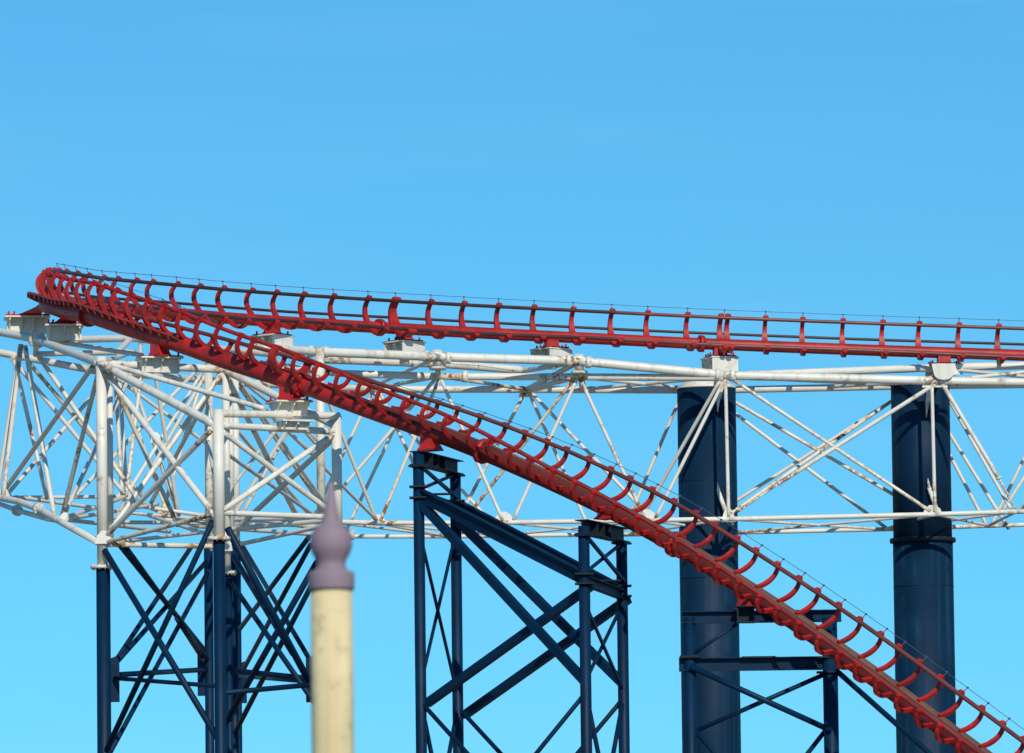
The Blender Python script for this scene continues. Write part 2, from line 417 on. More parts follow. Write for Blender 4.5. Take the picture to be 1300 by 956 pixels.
# saddles: red pedestal, base plate, bolts; returns the plate's frame for the box below
def saddle(u, near, vtop, wx=.5, wy=.42, lean=0, mat_=RED_BRIGHT, wide=None):
    t = at_u(u, near); C, T, l, nn = frame(t); c = C-nn*hh(t)
    h = Vector((T.x, T.y, 0)).normalized(); sd_ = Vector((-h.y, h.x, 0))
    if sd_.y > 0: sd_ = -sd_
    z = zat(c, vtop); base = Vector((c.x, c.y, z))+sd_*lean
    mb = MB(); top = c-Vector((0, 0, rs(t)*.4)); rings = []
    for s, a_, b_ in ((0, .25, .23), (.3, .20, .18), (.8, .20, .17), (1, .26, .20)):
        p = base.lerp(top, s)
        rings.append([p+h*(a_*math.copysign(1, i))+sd_*(b_*j) for i, j in ((-1, -1), (1, -1), (1, 1), (-1, 1))])
    mb.ring_sweep(rings, smooth=False)
    sdl = mb.build('saddle', mat_, track)
    MB().box(base+Vector((0, 0, -.02)), h*wx, sd_*wy, Vector((0, 0, .02))).build('base_plate', RED, sdl)
    for i in (-1, 1):
        for k_ in (-1, 0, 1):
            q = base+h*(i*(wx-.08))+sd_*(k_*(wy-.1))
            MB().tube(q, q+Vector((0, 0, .10)), .028, n=8).build('bolt', RED, sdl)
    return base-Vector((0, 0, .04)), h, sd_
def mounting_box(base, h, sd_, parent, wx=.5, wy=.42, ht=.36, m_=None, ribs=3, closed=True):
    """stiffened box under a saddle"""
    m_ = m_ or WHITE_CLEAN; z = Vector((0, 0, 1))
    mb = MB().box(base-z*.022, h*(wx+.02), sd_*(wy+.02), z*.02)
    mb.box(base-z*(.045+ht/2), h*(wx*.92), sd_*(wy*(.5 if closed else .36)), z*(ht/2))
    if closed: mb.box(base-z*(ht+.06), h*(wx*.97), sd_*(wy*.62), z*.014)
    o = mb.build('mounting_box', m_, parent)
    for sg in (1, -1) if closed else (): mb2 = MB().box(base-z*(.045+ht/2)+h*(sg*wx*.95), h*(wx*.035), sd_*(wy*.97), z*(ht/2)); mb2.build('end_plate', m_, o)
    for sg in (1, -1):
        for i in range(ribs):
            x = -wx*.8+1.6*wx*i/(ribs-1)
            c0 = base+h*(x-.012)+sd_*(sg*wy*(.49 if closed else .355))
            k = 1 if closed else 1.28
            poly = [c0-z*.046, c0+sd_*(sg*wy*.48*k)-z*.046, c0+sd_*(sg*wy*.46*k)-z*.12, c0+sd_*(sg*wy*.26*k)-z*(ht*.5), c0+sd_*(sg*.05)-z*(ht*.85), c0-z*(ht+.03)]
            MB().prism(poly, h*.034).build('stiffener', m_, o)
    return o

# ------------------------------------------------------------------ big round columns
YF, YR = 220.0, 224.4
def column(u0, v_top, y, rad, name_label, collar_v=None, r_low=None, seams=()):
    c = P(u0, v_top, y); base = Vector((c.x, c.y, 0))
    o = thing('support_column', name_label, 'column', base, 'large round navy columns under the truss')
    zc = zat(c, collar_v) if collar_v else None
    if zc:
        MB().tube(base, Vector((c.x, c.y, zc)), r_low or rad, n=64).build('shaft', NAVY_COL, o)
        MB().tube(Vector((c.x, c.y, zc)), c, rad, n=64).build('shaft', NAVY_COL, o)
        z = Vector((0, 0, 1)); q = Vector((c.x, c.y, zc))
        mb = MB().ring_sweep([[q+z*dz+Vector((math.cos(2*math.pi*j/64), math.sin(2*math.pi*j/64), 0))*rr for j in range(64)] for dz, rr in ((-.075, rad), (-.075, rad+.11), (-.01, rad+.12), (.01, rad+.12), (.06, rad+.11), (.075, rad))])
        mb.build('collar', NAVY_DIRTY, o)
    else:
        MB().tube(base, c, rad, n=64).build('shaft', NAVY_COL, o)
    for v in seams:
        z = zat(c, v); r = (r_low or rad) if (zc and z < zc) else rad
        MB().tube(Vector((c.x, c.y, z-.012)), Vector((c.x, c.y, z+.012)), r+.006, n=64).build('weld_seam', NAVY_DIRTY, o)
    MB().tube(Vector((c.x, c.y, 0)), Vector((c.x, c.y, .12)), rad+.35, n=48).build('base_flange', NAVY_DIRTY, o)
    return o, c
cy = 222.3
col1, c1 = column(896.7, 493, cy, .945, 'large round navy steel column with cream conical cap, behind the sloping red track', seams=(735, 612, 690))
MB().ring_sweep([[c1+Vector((0, 0, dz))+Vector((math.cos(2*math.pi*j/64), math.sin(2*math.pi*j/64), 0))*r for j in range(64)] for r, dz in ((.965, -.03), (.965, .02), (.55, .30), (.5, .34))]).build('cap', WHITE_CLEAN, col1)
col2, c2 = column(1168, 489, cy, .945, 'large round navy steel column with dark ring collar, standing clear at the right', collar_v=686, r_low=.965, seams=(745, 622))
MB().tube(c2, c2+Vector((0, 0, .08)), .99, n=64).build('cap', NAVY_DIRTY, col2)

# ------------------------------------------------------------------ straight cream truss
bridge = thing('bridge_truss', 'straight cream tubular box truss carrying the upper track across the large navy columns', 'truss', (8, 222, 0))
def mem(parent, name, a_, b_, r, m_=None):
    p0, p1 = P(*a_), P(*b_); ln = (p1-p0).length; S = (0, .25/ln, .6/ln, 1.3/ln); S = [x for x in S if x < .48]; S = S+[1-x for x in reversed(S)]
    V = {0: 1, 1: .8, 2: .45, 3: 0}
    o = MB().path([p0.lerp(p1, x) for x in S], r, 14).build(name, m_ or WHITE, parent)
    at_ = o.data.attributes.new('joint', 'FLOAT', 'POINT'); n_ = len(S)
    for i in range(n_):
        for j in range(14): at_.data[i*14+j].value = V[min(i, n_-1-i)]
    return o
def poly(parent, name, pts, r, m_=None):
    return MB().path([P(*p) for p in pts], r, 16).build(name, m_ or WHITE, parent)
def flange(parent, p, d, r, th=.08, m_=None, bolts=8):
    d = d.normalized(); a_ = d.orthogonal().normalized(); c_ = d.cross(a_)
    mb = MB().tube(p-d*th/2, p+d*th/2, r, n=24)
    for j in range(bolts):
        q = p+(a_*math.cos(2*math.pi*j/bolts)+c_*math.sin(2*math.pi*j/bolts))*(r*.82)
        mb.tube(q-d*(th/2+.035), q+d*(th/2+.035), .02, n=6)
    return mb.build('flange', m_ or WHITE_RUSTY, parent)
# top chords
for seg in (((555,453,218.3),(400,446.5,215.6)), ((735,458.5,219.5),(555,453,218.3)), ((918,476,YF),(735,458.5,219.5))):
    mem(bridge, 'upper_chord', *seg, .145, WHITE_CLEAN)
mem(bridge, 'upper_chord', (400,446.5,215.6), (330,441,213), .14, WHITE_CLEAN)
for seg in (((560,462,222.6),(405,456,219.8)), ((664,470,224),(560,462,222.6))):
    mem(bridge, 'upper_chord', *seg, .135)
for seg in (((918,479.5,YF),(734,478.5,YF)), ((734,478.5,YF),(558,478,YF)), ((558,478,YF),(430,474,219.4)), ((430,474,219.4),(330,462,214))):
    mem(bridge, 'top_chord', *seg, .115)
mem(bridge, 'top_chord', (1190,483.5,YF), (918,476.5,YF), .14, WHITE_CLEAN)
mem(bridge, 'top_chord', (1520,489,YF), (1190,483.5,YF), .13)
mem(bridge, 'top_chord', (1195,466.5,223.4), (922,477,YF+.25), .125)
mem(bridge, 'top_chord', (1520,459,223.4), (1195,466.5,223.4), .13)
for seg in (((669,494.5,YR),(470,494,YR)), ((898,495.5,YR),(669,494.5,YR)), ((1165,490,YR),(898,495.5,YR)), ((1520,486,YR),(1165,490,YR)), ((470,494,YR),(300,486,219))):
    mem(bridge, 'top_chord', *seg, .115)
# diagonals across the top and the bottom
TOPX = [((558,478,YF),(669,494.5,YR)), ((734,478.5,YF),(669,494.5,YR)), ((734,478.5,YF),(880,494,YR)), ((558,478,YF),(470,494,YR)), ((735,459,219.5),(664,471,224)), ((669,494,YR),(735,459.5,219.6)), ((918,478,YF),(1165,490,YR)), ((1190,484,YF),(1050,491,YR)), ((1195,468,223.4),(1395,487,YF)), ((1190,484,YF),(1390,463,223.4)), ((918,478,YF),(745,494,YR)), ((555,454,218.3),(470,492,YR))]
for i, (a_, b_) in enumerate(TOPX): mem(bridge, 'cross_brace', a_, b_, .085 if i in (1, 4, 5) else .06, WHITE_RUSTY if i % 3 == 0 else WHITE)
for a_, b_ in (((918,477,YF),(898,495,YR)), ((1190,483,YF),(1168,490,YR)), ((1190,483,YF),(1195,467,223.4)), ((555,454,218.3),(562,463,222.6)), ((735,459,219.5),(740,494,YR))):
    mem(bridge, 'cross_tie', a_, b_, .11)
# T nodes between upper and lower top chord
for u, va, y in ((555, 453, 218.3), (735, 458.5, 219.5)):
    a_ = P(u, va-8, y); b_ = P(u+1.5, 479, YF)
    mb = MB().tube(a_, P(u+.5, va+14, y+.2), .145, n=18); mb.build('node_stub', WHITE_CLEAN, bridge)
    q = P(u+.6, va+14.5, y+.3); flange(bridge, q, Vector((0, 0, 1)), .27, .07)
    MB().tube(q, b_, .10, .07, n=14).build('node_stub', WHITE_RUSTY, bridge)
for u, v, y, du in ((569,454.5,218.4,1), (541,452.5,218.2,1), (747,460,219.5,1), (722,458,219.4,1), (413,447.2,215.9,1), (394,446.3,215.5,1), (590,478.2,YF,1), (911,475.6,YF,1), (930,476.8,YF,1)):
    flange(bridge, P(u, v, y), P(u+10, v+.2, y)-P(u, v, y), .19, .13, WHITE if u < 900 else WHITE_CLEAN, 6)
# bottom chords
BF = [(300,660,213.5), (415,662,219), (480,664,YF), (640,663.5,YF), (822,660.5,YF), (925,659,YF), (1187,653,YF), (1291,649.5,YF), (1520,644,YF)]
BR = [(250,668,212), (436,681,YR), (569,681,YR), (637,680,YR), (800,678.5,YR), (937,676,YR), (1122,672,YR), (1255,667.5,YR), (1520,660,YR)]
for i in range(len(BF)-1): mem(bridge, 'bottom_chord', BF[i], BF[i+1], .078, WHITE_RUSTY if i in (0, 2) else WHITE)
for i in range(len(BR)-1): mem(bridge, 'bottom_chord', BR[i], BR[i+1], .07)
for i in range(1, len(BF)-1):
    mem(bridge, 'cross_tie', BF[i], BR[i], .045)
    mem(bridge, 'cross_brace', BF[i], BR[i+1], .045, WHITE_RUSTY if i % 2 else WHITE)
    if i > 2: mem(bridge, 'cross_brace', BF[i], BR[i-1], .045)
# webs
T0, T1, T2, T3, T4 = (405,452,216), (557,482,YF), (734,482,YF), (920,480,YF), (1190,486,YF)
B1, B2, B3, B4, B5, B6 = (480,661,YF), (640,660,YF), (822,657,YF), (925,656,YF), (1184,650,YF), (1291,648,YF)
WB = [((403,474,217.5), (478,661,YF), 'r'), ((552,482,YF), (405,654,YF), 'w'), (T1, (483,661,YF), 'r'), ((560,482,YF), (638,660,YF), 'w'),
      ((470,494,YR), (637,678,YR), 'w'), ((474,494,YR), (405,642,YR), 'w'), ((524,494,YR), (436,681,YR), 'w'), ((481,496,YR), (569,681,YR), 'w'),
      ((728,482,YF), (590,660,222), 'r'), ((732,482,YF), (652,660,YF), 'w'), ((737,482,YF), (818,657,YF), 'w'),
      ((667,497,YR), (571,680,YR), 'w'), ((671,497,YR), (751,678,YR), 'w'), ((673,497,YR), (826,657,222), 'w'),
      ((867,497,YR), (790,678,YR), 'w'), ((914,483,YF), (803,678,222.5), 'w'), ((919,483,YF), (832,658,YF), 'w'), ((921,480,YF), (925,656,YF), 'w'),
      ((926,479,YF), (1181,649,YF), 'r'), ((905,494,YR-.8), (1172,650,YR-1.2), 'r'), ((895,496,YR+.6), (1126,671,YR), 'w'),
      ((922,644,YR), (1168,486,YR-.2), 'w'), ((928,652,YF), (1162,488,YR-.3), 'r'),
      ((1183,488,YF), (1187,652,YF), 'w'), ((1168,490,YR), (1281,672,YR), 'w'), ((1195,490,YR-1), (1283,646,YF), 'w'), ((1160,490,YR), (1253,668,YR), 'w'),
      ((1272,650,YR-2), (1330,560,YR-2), 'w'), ((1258,668,YR), (1345,490,YR), 'w'), ((1296,648,YF), (1420,487,YF), 'r')]
for a_, b_, k in WB: mem(bridge, 'diagonal', a_, b_, .058, WHITE_RUSTY if k == 'r' else WHITE)
# two diagonals that slide in wider sleeves
for a_, b_, c_ in ((T4, (989,613.5,YF), (936,650,YF)), ((1196,487,YF), (1268,607,YF), (1291,649,YF))):
    mem(bridge, 'diagonal', a_, b_, .068, WHITE_CLEAN); mem(bridge, 'tie_rod', b_, c_, .036, WHITE_RUSTY)
    pa, pb = P(*b_), P(*c_); flange(bridge, pa, pb-pa, .095, .06, WHITE_RUSTY, 0)
# gusset plates and pointed bracket ends
for p, sx, sz in ((B2, .35, .26), (B1, .26, .2), (B3, .34, .26), (B4, .22, .28), (B5, .34, .22), ((436,676,YR), .24, .22), ((569,676,YR), .22, .22), ((669,499,YR), .28, .22), (T3, .3, .16), ((1187,486,YF), .42, .24)):
    c = P(*p); MB().prism([c+Vector((-sx, -.012, -sz*.6)), c+Vector((sx, -.012, -sz*.6)), c+Vector((sx*.7, -.012, sz*.5)), c+Vector((sx*.2, -.012, sz)), c+Vector((-sx*.3, -.012, sz)), c+Vector((-sx*.75, -.012, sz*.4))], Vector((0, .024, 0))).build('gusset_plate', WHITE_CLEAN, bridge)
for u, va, vb, vt, dx in ((912, 498, 514, 523, -3), (1177, 503, 520, 530, -2)):
    y = 221.2
    MB().tube(P(u+4, va-10, y), P(u, vb-8, y), .10, .07).tube(P(u, vb-8, y), P(u-1, vt, y), .065, .008).build('bracket_tip', WHITE, bridge)
for u, vt, vm, vb in ((911, 613, 625, 654), (1178, 607, 619, 650)):
    y = 221.2
    MB().tube(P(u+12, vb, y), P(u+1.5, vm, y), .075, .065).tube(P(u+1.5, vm, y), P(u, vt, y), .065, .008).build('bracket_tip', WHITE, bridge)
# boxes under the saddles of the upper run
for u, v, ht, wx in ((347, 424.5, .40, .42), (512, 432.5, .36, .42), (698, 441.5, .30, .45), (912, 452.5, .50, .46), (1196, 462, .30, .5)):
    base, h, sd_ = saddle(u, False, v, wx, .45, mat_=RED)
    th = {347: 50, 512: 45, 698: 42, 912: 20, 1196: 18}[u]; th = R_(th)
    mounting_box(base, Vector((math.sin(th), -math.cos(th), 0)), Vector((-math.cos(th), -math.sin(th), 0)), bridge, wx*1.05, .5 if u < 900 else .46, ht)
    MB().tube(base-Vector((0, 0, ht)), base-Vector((0, 0, ht+.35)), .16, n=14).build('box_stub', WHITE, bridge)
# bolted end plate seen under the track at the right-hand column
c = P(1198, 472, YF-.2)
MB().prism([c+Vector((math.cos(R_(a_))*.26+ox, -.05, -.02+math.sin(R_(a_))*.24)) for a_, ox in ((180, -.06), (210, -.06), (240, -.05), (270, 0), (300, .05), (330, .06), (0, .06))]+[c+Vector((.38, -.05, .26)), c+Vector((-.38, -.05, .26))], Vector((0, .1, 0))).build('gusset_plate', WHITE_CLEAN, bridge)

# ------------------------------------------------------------------ cream truss under the turn
turn = thing('turn_truss', 'cream space truss of crossing rusty tubes holding the banked turn above the navy lattice tower', 'truss', (-8, 188, 0))
W, C_, Rr = WHITE, WHITE_CLEAN, WHITE_RUSTY
A, Ad, B, Bd = (128,457,185.5), (285,467,187.5), (276,530,181), (428,531,183.5)
O1 = (-45,413,197)
def vert(parent, name, top, vb, r, m_=None, n=24):
    a_ = P(*top); return MB().tube(a_, Vector((a_.x, a_.y, zat(a_, vb))), r, n=n).build(name, m_ or WHITE_CLEAN, parent)
vert(turn, 'column', (128.5,453,185.5), 720, .145); vert(turn, 'column', (277,520,181), 684, .15); vert(turn, 'column', (427,528,183.5), 684, .135)
vert(turn, 'column', (286.5,464,187.5), 727, .10, W)
vert(turn, 'column', (264.5,474,198), 700, .12, Rr); vert(turn, 'column', (298,478,204), 700, .12, W); vert(turn, 'column', (406,443,214), 668, .135, Rr)
vert(turn, 'column', (292,470,192), 690, .09, W); vert(turn, 'column', (139,462,191), 690, .085, W)
for u, v, y in ((129,720,185.5), (278,684,181), (291,727,187.5)):
    p = P(u, v, y); flange(turn, p, Vector((0, 0, 1)), .30 if u != 291 else .2, .08, Rr, 10)
# chords
for a_, b_ in ((O1, (44,430,193)), ((44,430,193), (126,461,185.5)), ((126,461,185.5), (274,540,181))):
    mem(turn, 'outer_chord', a_, b_, .118, C_)
mem(turn, 'inner_chord', (136,462,185.5), (283,469,187.5), .105); mem(turn, 'inner_chord', (286,470,187.5), (427,541,183.5), .105)
mem(turn, 'inner_chord', (278,525,181), (430,528,183.5), .10, C_); mem(turn, 'inner_chord', (280,540,181), (427,548,183.5), .09, C_)
mem(turn, 'rear_chord', (-40,440,201), (122,471,204), .11); mem(turn, 'rear_chord', (122,471,204), (300,486,217), .11)
mem(turn, 'rear_chord', (95,431,198), (164,429.5,202), .105); mem(turn, 'rear_chord', (45,449.5,199), (170,447,204), .08)
mem(turn, 'rear_chord', (164,429.5,202), (345,450,213), .10); mem(turn, 'rear_chord', (224,465,203), (400,470,215), .09)
for a_, b_, r, k in (((62,432,192.5), (180,451,187.5), .065, C_), ((133,461,185.5), (336,519,182.5), .07, C_), ((170,446,203), (138,458,187), .07, W), ((47,431,193), (45,450,199), .08, W), ((166,430,202), (150,446,198), .09, W), ((178,438,202), (178,462,200), .07, W), ((180,451,187.5), (188,463,187), .065, W), ((345,450,213), (360,470,214), .08, W)):
    mem(turn, 'cross_brace', a_, b_, r, k)
flange(turn, P(47,431,192.8), P(126,461,185.5)-P(44,430,193), .235, .30, C_, 10)
flange(turn, P(263,466,187.3), P(283,469,187.5)-P(136,462,185.5), .15, .05, W, 0)
# webs
WEB = [((26,437,194.5), (-4,628,195), .062, W), ((27,437,194.5), (4,630,194.3), .064, Rr), ((17,452,199), (60,634,198.5), .062, W), ((32,440,194), (69,655,191), .068, C_),
 ((14,454,200), (158,627,201), .062, W), ((33,456,201), (184,634,204), .06, Rr), ((46,448,197), (172,630,196), .066, Rr), ((122,459,187), (3,626,195), .068, W),
 ((142,474,204), (8,629,198), .062, W), ((128,460,186), (78,659,190), .066, Rr), ((172,462,203), (82,652,190.5), .062, C_), ((248,472,208), (96,629,201), .06, W),
 ((131,470,185.5), (274,656,181), .085, C_), ((136,468,186), (226,668,188), .062, Rr), ((146,472,202), (155,628,201.5), .058, Rr), ((151,470,206), (161,628,202), .058, C_),
 ((180,468,202), (160,630,201), .06, Rr), ((196,470,203), (227,655,205), .06, W), ((270,544,181), (132,683,185.5), .075, W), ((281,474,187.5), (135,681,185.7), .072, C_),
 ((256,474,207), (160,629,202), .055, W), ((262,474,204), (172,630,204), .058, W), ((140,474,204), (290,583,207), .055, Rr), ((258,476,206), (206,652,205), .055, Rr), 
 ((281,470,187.5), (192,638,204), .062, W), ((139,478,191), (262,640,200), .055, W), ((150,480,206), (214,655,206), .055, W), ((165,475,204), (225,650,205), .058, Rr),
 ((283,648,181), (427,549,183.5), .078, C_), ((281,547,181), (426,654,183.5), .078, C_), ((424,556,183.5), (300,672,187.5), .075, W), ((286.5,575,187.5), (400,655,210), .055, W), ((404,478,213), (291,622,195), .055, C_),
 ((300,486,208), (398,578,214), .062, Rr), ((289,480,190), (374,650,210), .085, W), ((300,480,205), (415,642,214), .06, W), ((364,550,212), (308,652,206), .052, Rr), ((300,485,207), (414,650,214), .055, Rr),
 ((406,570,214), (330,480,210), .055, W), ((404,560,214), (310,486,208), .05, W), ((406,588,214), (478,660,219.8), .055, W), ((290,665,195), (404,482,214), .06, W), ((298,543,204), (400,662,214), .055, Rr),
 ((288,690,187.5), (264,560,198), .06, W), ((264,500,198), (292,640,192), .05, W)]
for a_, b_, r, k in WEB: mem(turn, 'diagonal', a_, b_, r, k)
# bottom
poly(turn, 'bottom_chord', [(-45,628,197), (0,632,194.5), (25,637,193), (49,646,191.5), (78,663,189.5), (124,688,185.5)], .095, C_)
poly(turn, 'bottom_chord', [(-45,634,200), (0,640,199), (22,648,197), (61,659,192), (80,662,189.8)], .07)
for a_, b_, r, k in (((-30,632,199), (160,630.5,203), .055, C_), ((20,631,198), (220,658,207), .055, W), ((84,657,189.8), (158,631,201), .065, W), ((78,659,189.8), (215,675,205), .06, Rr), ((85,659,189.5), (200,640,205), .055, W),
 ((130,663,204), (300,664,212), .06, W), ((132,689,185.5), (274,652,181), .065, Rr), ((140,689,185.6), (265,675,198), .055, C_), ((134,691,185.5), (288,694,187.5), .07, Rr), ((160,631,203), (250,668,212), .08, W), ((158,640,203), (264,655,204), .055, W), ((150,650,203), (285,662,208), .05, C_),
 ((281,651,181), (430,657,183.5), .075, C_), ((290,672,187.5), (425,660,184), .065, C_), ((300,692,187.5), (427,664,183.6), .06, W), ((292,660,192), (408,658,213), .055, W), ((300,656,205), (410,672,214), .055, Rr), ((190,655,205), (300,690,190), .055, W), ((230,664,206), (410,668,214), .05, W), ((160,632,203),(132,690,186),.055,W)):
    mem(turn, 'bottom_brace', a_, b_, r, k)
for u, v, y, d in ((49,646,191.5,(78,663,189.5)), (22,648,197,(61,659,192)), (207,648,205,(250,668,212)), (446,679,YR,(500,681,YR))):
    p = P(u, v, y); flange(turn if u < 440 else bridge, p, P(*d)-p, .16, .16, Rr, 8)
for p, sx, sz in (((158,630,201.5), .26, .16), ((5,628,194.5), .24, .18), ((83,658,189.7), .2, .16), ((132,684,185.3), .24, .22), ((214,655,206), .26, .2), ((198,557,183.4), .15, .17), ((285,690,187.3), .22, .34), ((404,656,213.9), .24, .22)):
    c = P(*p); MB().prism([c+Vector((-sx, -.012, -sz*.6)), c+Vector((sx, -.012, -sz*.6)), c+Vector((sx*.7, -.012, sz*.5)), c+Vector((sx*.2, -.012, sz)), c+Vector((-sx*.3, -.012, sz)), c+Vector((-sx*.75, -.012, sz*.4))], Vector((0, .024, 0))).build('gusset_plate', C_, turn)
# boxes and saddles of the turn
def turn_saddle(u, near, v, ub, yb, wx, wy, ht, ribs=3, t=None, mat_=RED_BRIGHT):
    """a raking red bracket from the spine to a box at column ub, distance yb"""
    t = at_u(u, near) if t is None else t; C, T, l, nn = frame(t); c = C-nn*hh(t)
    base = P(ub, v, yb); h = Vector((1, .12, 0)).normalized(); sd_ = Vector((.12, -1, 0)).normalized()
    rings = []
    for s, a_, b_ in ((0, .34, .26), (.2, .26, .2), (.8, .20, .18), (1, .24, .2)):
        p = base.lerp(c, s); rings.append([p+h*(a_*i)+sd_*(b_*j) for i, j in ((-1, -1), (1, -1), (1, 1), (-1, 1))])
    o = MB().ring_sweep(rings, smooth=False).build('saddle', mat_, track)
    MB().box(base-Vector((0, 0, .02)), h*wx, sd_*wy, Vector((0, 0, .02))).build('base_plate', RED, o)
    for i in (-.85, -.6, .6, .85):
        for j in (-.7, .7):
            q = base+h*(i*wx)+sd_*(j*wy); MB().tube(q, q+Vector((0, 0, .1)), .028, n=8).build('bolt', RED_BRIGHT, o)
    mounting_box(base-Vector((0, 0, .04)), h, sd_, turn, wx, wy, ht, ribs=ribs, closed=False)
turn_saddle(58, True, 401, 34, 195.2, .62, .5, .42, 4, t=APEX-.3)
turn_saddle(92, True, 411.5, 81, 191.4, .52, .45, .38, 3)
base, h, sd_ = saddle(203, True, 452.5, .5, .42); mounting_box(base, Vector((1, .25, 0)).normalized(), Vector((.25, -1, 0)).normalized(), turn, .56, .44, .36, closed=False)
base, h, sd_ = saddle(368, True, 508, .46, .4); mounting_box(base, Vector((1, .4, 0)).normalized(), Vector((.4, -1, 0)).normalized(), turn, .5, .44, .34, closed=False)
mounting_box(P(373, 534, 182.2), Vector((1, .5, 0)).normalized(), Vector((.5, -1, 0)).normalized(), turn, .44, .3, .2, closed=False)

# ------------------------------------------------------------------ navy lattice tower
pA = P(131,700,185.5)
tower = thing('lattice_tower', 'navy blue lattice tower of round legs and crossed braces under the cream turn truss', 'tower', Vector((-8, 185, 0)))
def leg(u, v, y, r, m_=NAVY):
    a_ = P(u, v, y); MB().tube(Vector((a_.x, a_.y, 0)), a_, r, n=24).build('leg', m_, tower); return a_
LA = leg(131,722,185.5,.19); LB = leg(278,686,181,.155); LD = leg(290,729,187.5,.09); LC = leg(264.5,694,198,.13); LE = leg(300,694,204,.13); LF = leg(411,684,183.6,.22)
leg(296, 690, 192, .12)
BR_ = [((133,699,185.3), (276,937,181), .085), ((152,692,185.8), (259,825,197.5), .075), ((160,694,186), (264,838,198), .06), ((243,694,198), (145,842,186), .07), ((270,662,181), (134,955,185.4), .078), ((262,713,198), (146,843,186), .07), ((264,726,198), (134,966,185.6), .07), ((225,785,192), (256,833,197.6), .085),
       ((289,671,181), (405,889,183.6), .095), ((306,690,204), (396,842,186), .07), ((296,706,192), (372,830,186), .085), ((392,682,184), (304,799,203), .07), ((394,692,184), (308,852,203), .07), ((402,714,184), (285,920,187.5), .085), ((396,742,184), (298,931,192), .075), ((290,735,187.5), (408,905,183.6), .075)]
for a_, b_, r in BR_: MB().tube(P(*a_), P(*b_), r, n=12).build('brace', NAVY, tower)
for a_, b_, r in (((142,857,185.6), (262,850,198), .075), ((146,861,185.5), (276,871,181), .06), ((293,851,187.5), (400,862,184), .075), ((302,858,204), (400,866,184), .06), ((280,880,181), (408,868,183.6), .07)):
    MB().tube(P(*a_), P(*b_), r, n=12).build('beam', NAVY, tower)
# next tier of braces further down the legs
def dn(p, v): return Vector((p.x, p.y, zat(p, v)))
for a_, b_ in ((LA, LB), (LB, LF), (LA, LC), (LD, LF), (LC, LE)):
    for tier in range(3):
        z0 = 9.1-tier*3.0; z1 = z0-2.9
        if z1 < 0: z1 = .2
        for q0, q1 in ((a_, b_), (b_, a_)): MB().tube(Vector((q0.x, q0.y, z0)), Vector((q1.x, q1.y, z1)), .075, n=10).build('brace', NAVY, tower)
        MB().tube(Vector((a_.x, a_.y, z1)), Vector((b_.x, b_.y, z1)), .075, n=10).build('beam', NAVY, tower)
for u, v, y, sx in ((146,862,185.6,.12), (257,856,198,.14), (309,866,204,.1), (396,862,184.2,.16)):
    c = P(u, v, y); MB().prism([c+Vector((-sx, -.02, -.62)), c+Vector((sx, -.02, -.62)), c+Vector((sx, -.02, .45)), c+Vector((sx*.4, -.02, .62)), c+Vector((-sx, -.02, .55))], Vector((0, .04, 0))).build('gusset_plate', NAVY, tower)

# ------------------------------------------------------------------ middle trestle
mid_t = thing('support_trestle', 'navy four-legged trestle with sloping beams and crossed braces under the middle of the drop', 'trestle', Vector((-.5, 178, 0)), 'navy trestles under the dropping track')
def tp(u, v, y, r, o, name='post', m_=NAVY):
    a_ = P(u, v, y); MB().tube(Vector((a_.x, a_.y, 0)), a_, r, n=20).build(name, m_, o); return a_
def plate(o, p, rx, ry, th=.035, name='flange_plate', m_=NAVY_DIRTY, ang=0.0):
    x = Vector((math.cos(ang), math.sin(ang), 0)); y = Vector((-math.sin(ang), math.cos(ang), 0))
    return MB().box(p, x*rx, y*ry, Vector((0, 0, th))).build(name, m_, o)
q1 = tp(531,574,178.6,.145,mid_t); q2 = tp(578,602,181.6,.145,mid_t); q3 = tp(741,668,174.8,.145,mid_t); q4 = tp(789,690,177.8,.145,mid_t)
def lerp(a_, b_, s): return a_.lerp(b_, s)
def trestle_head(o, a_, b_, u_s, v_top):
    d = (b_-a_); d.z = 0; ang = math.atan2(d.y, d.x); d.normalize()
    zc = zat(a_, v_top)-.22
    p0 = Vector((a_.x, a_.y, zc))-d*.18; p1 = Vector((b_.x, b_.y, zc))+d*.18
    MB().ibeam(p0, p1, .36, .36).build('cap_beam', NAVY_DIRTY, o)
    for q in (a_, b_): plate(o, Vector((q.x, q.y, zc-.21)), .21, .21, .025, ang=ang)
    for s in (.25, .4, .55): 
        c = p0.lerp(p1, s); x = Vector((-d.y, d.x, 0))
        MB().box(c, d*.012, x*.17, Vector((0, 0, .155))).build('stiffener', NAVY_DIRTY, o)
    return zc
zc1 = trestle_head(mid_t, q1, q2, 546, 571); zc2 = trestle_head(mid_t, q3, q4, 770, 658)
def tie_beam(a_, b_, va, vb, h=.30, name='sloping_beam'):
    p0 = Vector((a_.x, a_.y, zat(a_, va))); p1 = Vector((b_.x, b_.y, zat(b_, vb)))
    MB().ibeam(p0, p1, h, .22).build(name, NAVY, mid_t); return p0, p1
s0, s1 = tie_beam(q1, q3, 627, 734, .31); r0, r1 = tie_beam(q2, q4, 640, 751, .28)
tie_beam(q1, q2, 628, 645, .22, 'cross_beam'); tie_beam(q3, q4, 737, 755, .24, 'cross_beam')
for q, vs in ((q1, (618, 632)), (q2, (636, 650)), (q3, (729, 741)), (q4, (744, 757))):
    for v in vs: plate(mid_t, Vector((q.x, q.y, zat(q, v))), .24, .24, .02)
plate(mid_t, lerp(s0, r0, .4)+Vector((.15, 0, .1)), .3, .2, .015)
plate(mid_t, lerp(s1, r1, .55)+Vector((.1, 0, .12)), .3, .2, .015)
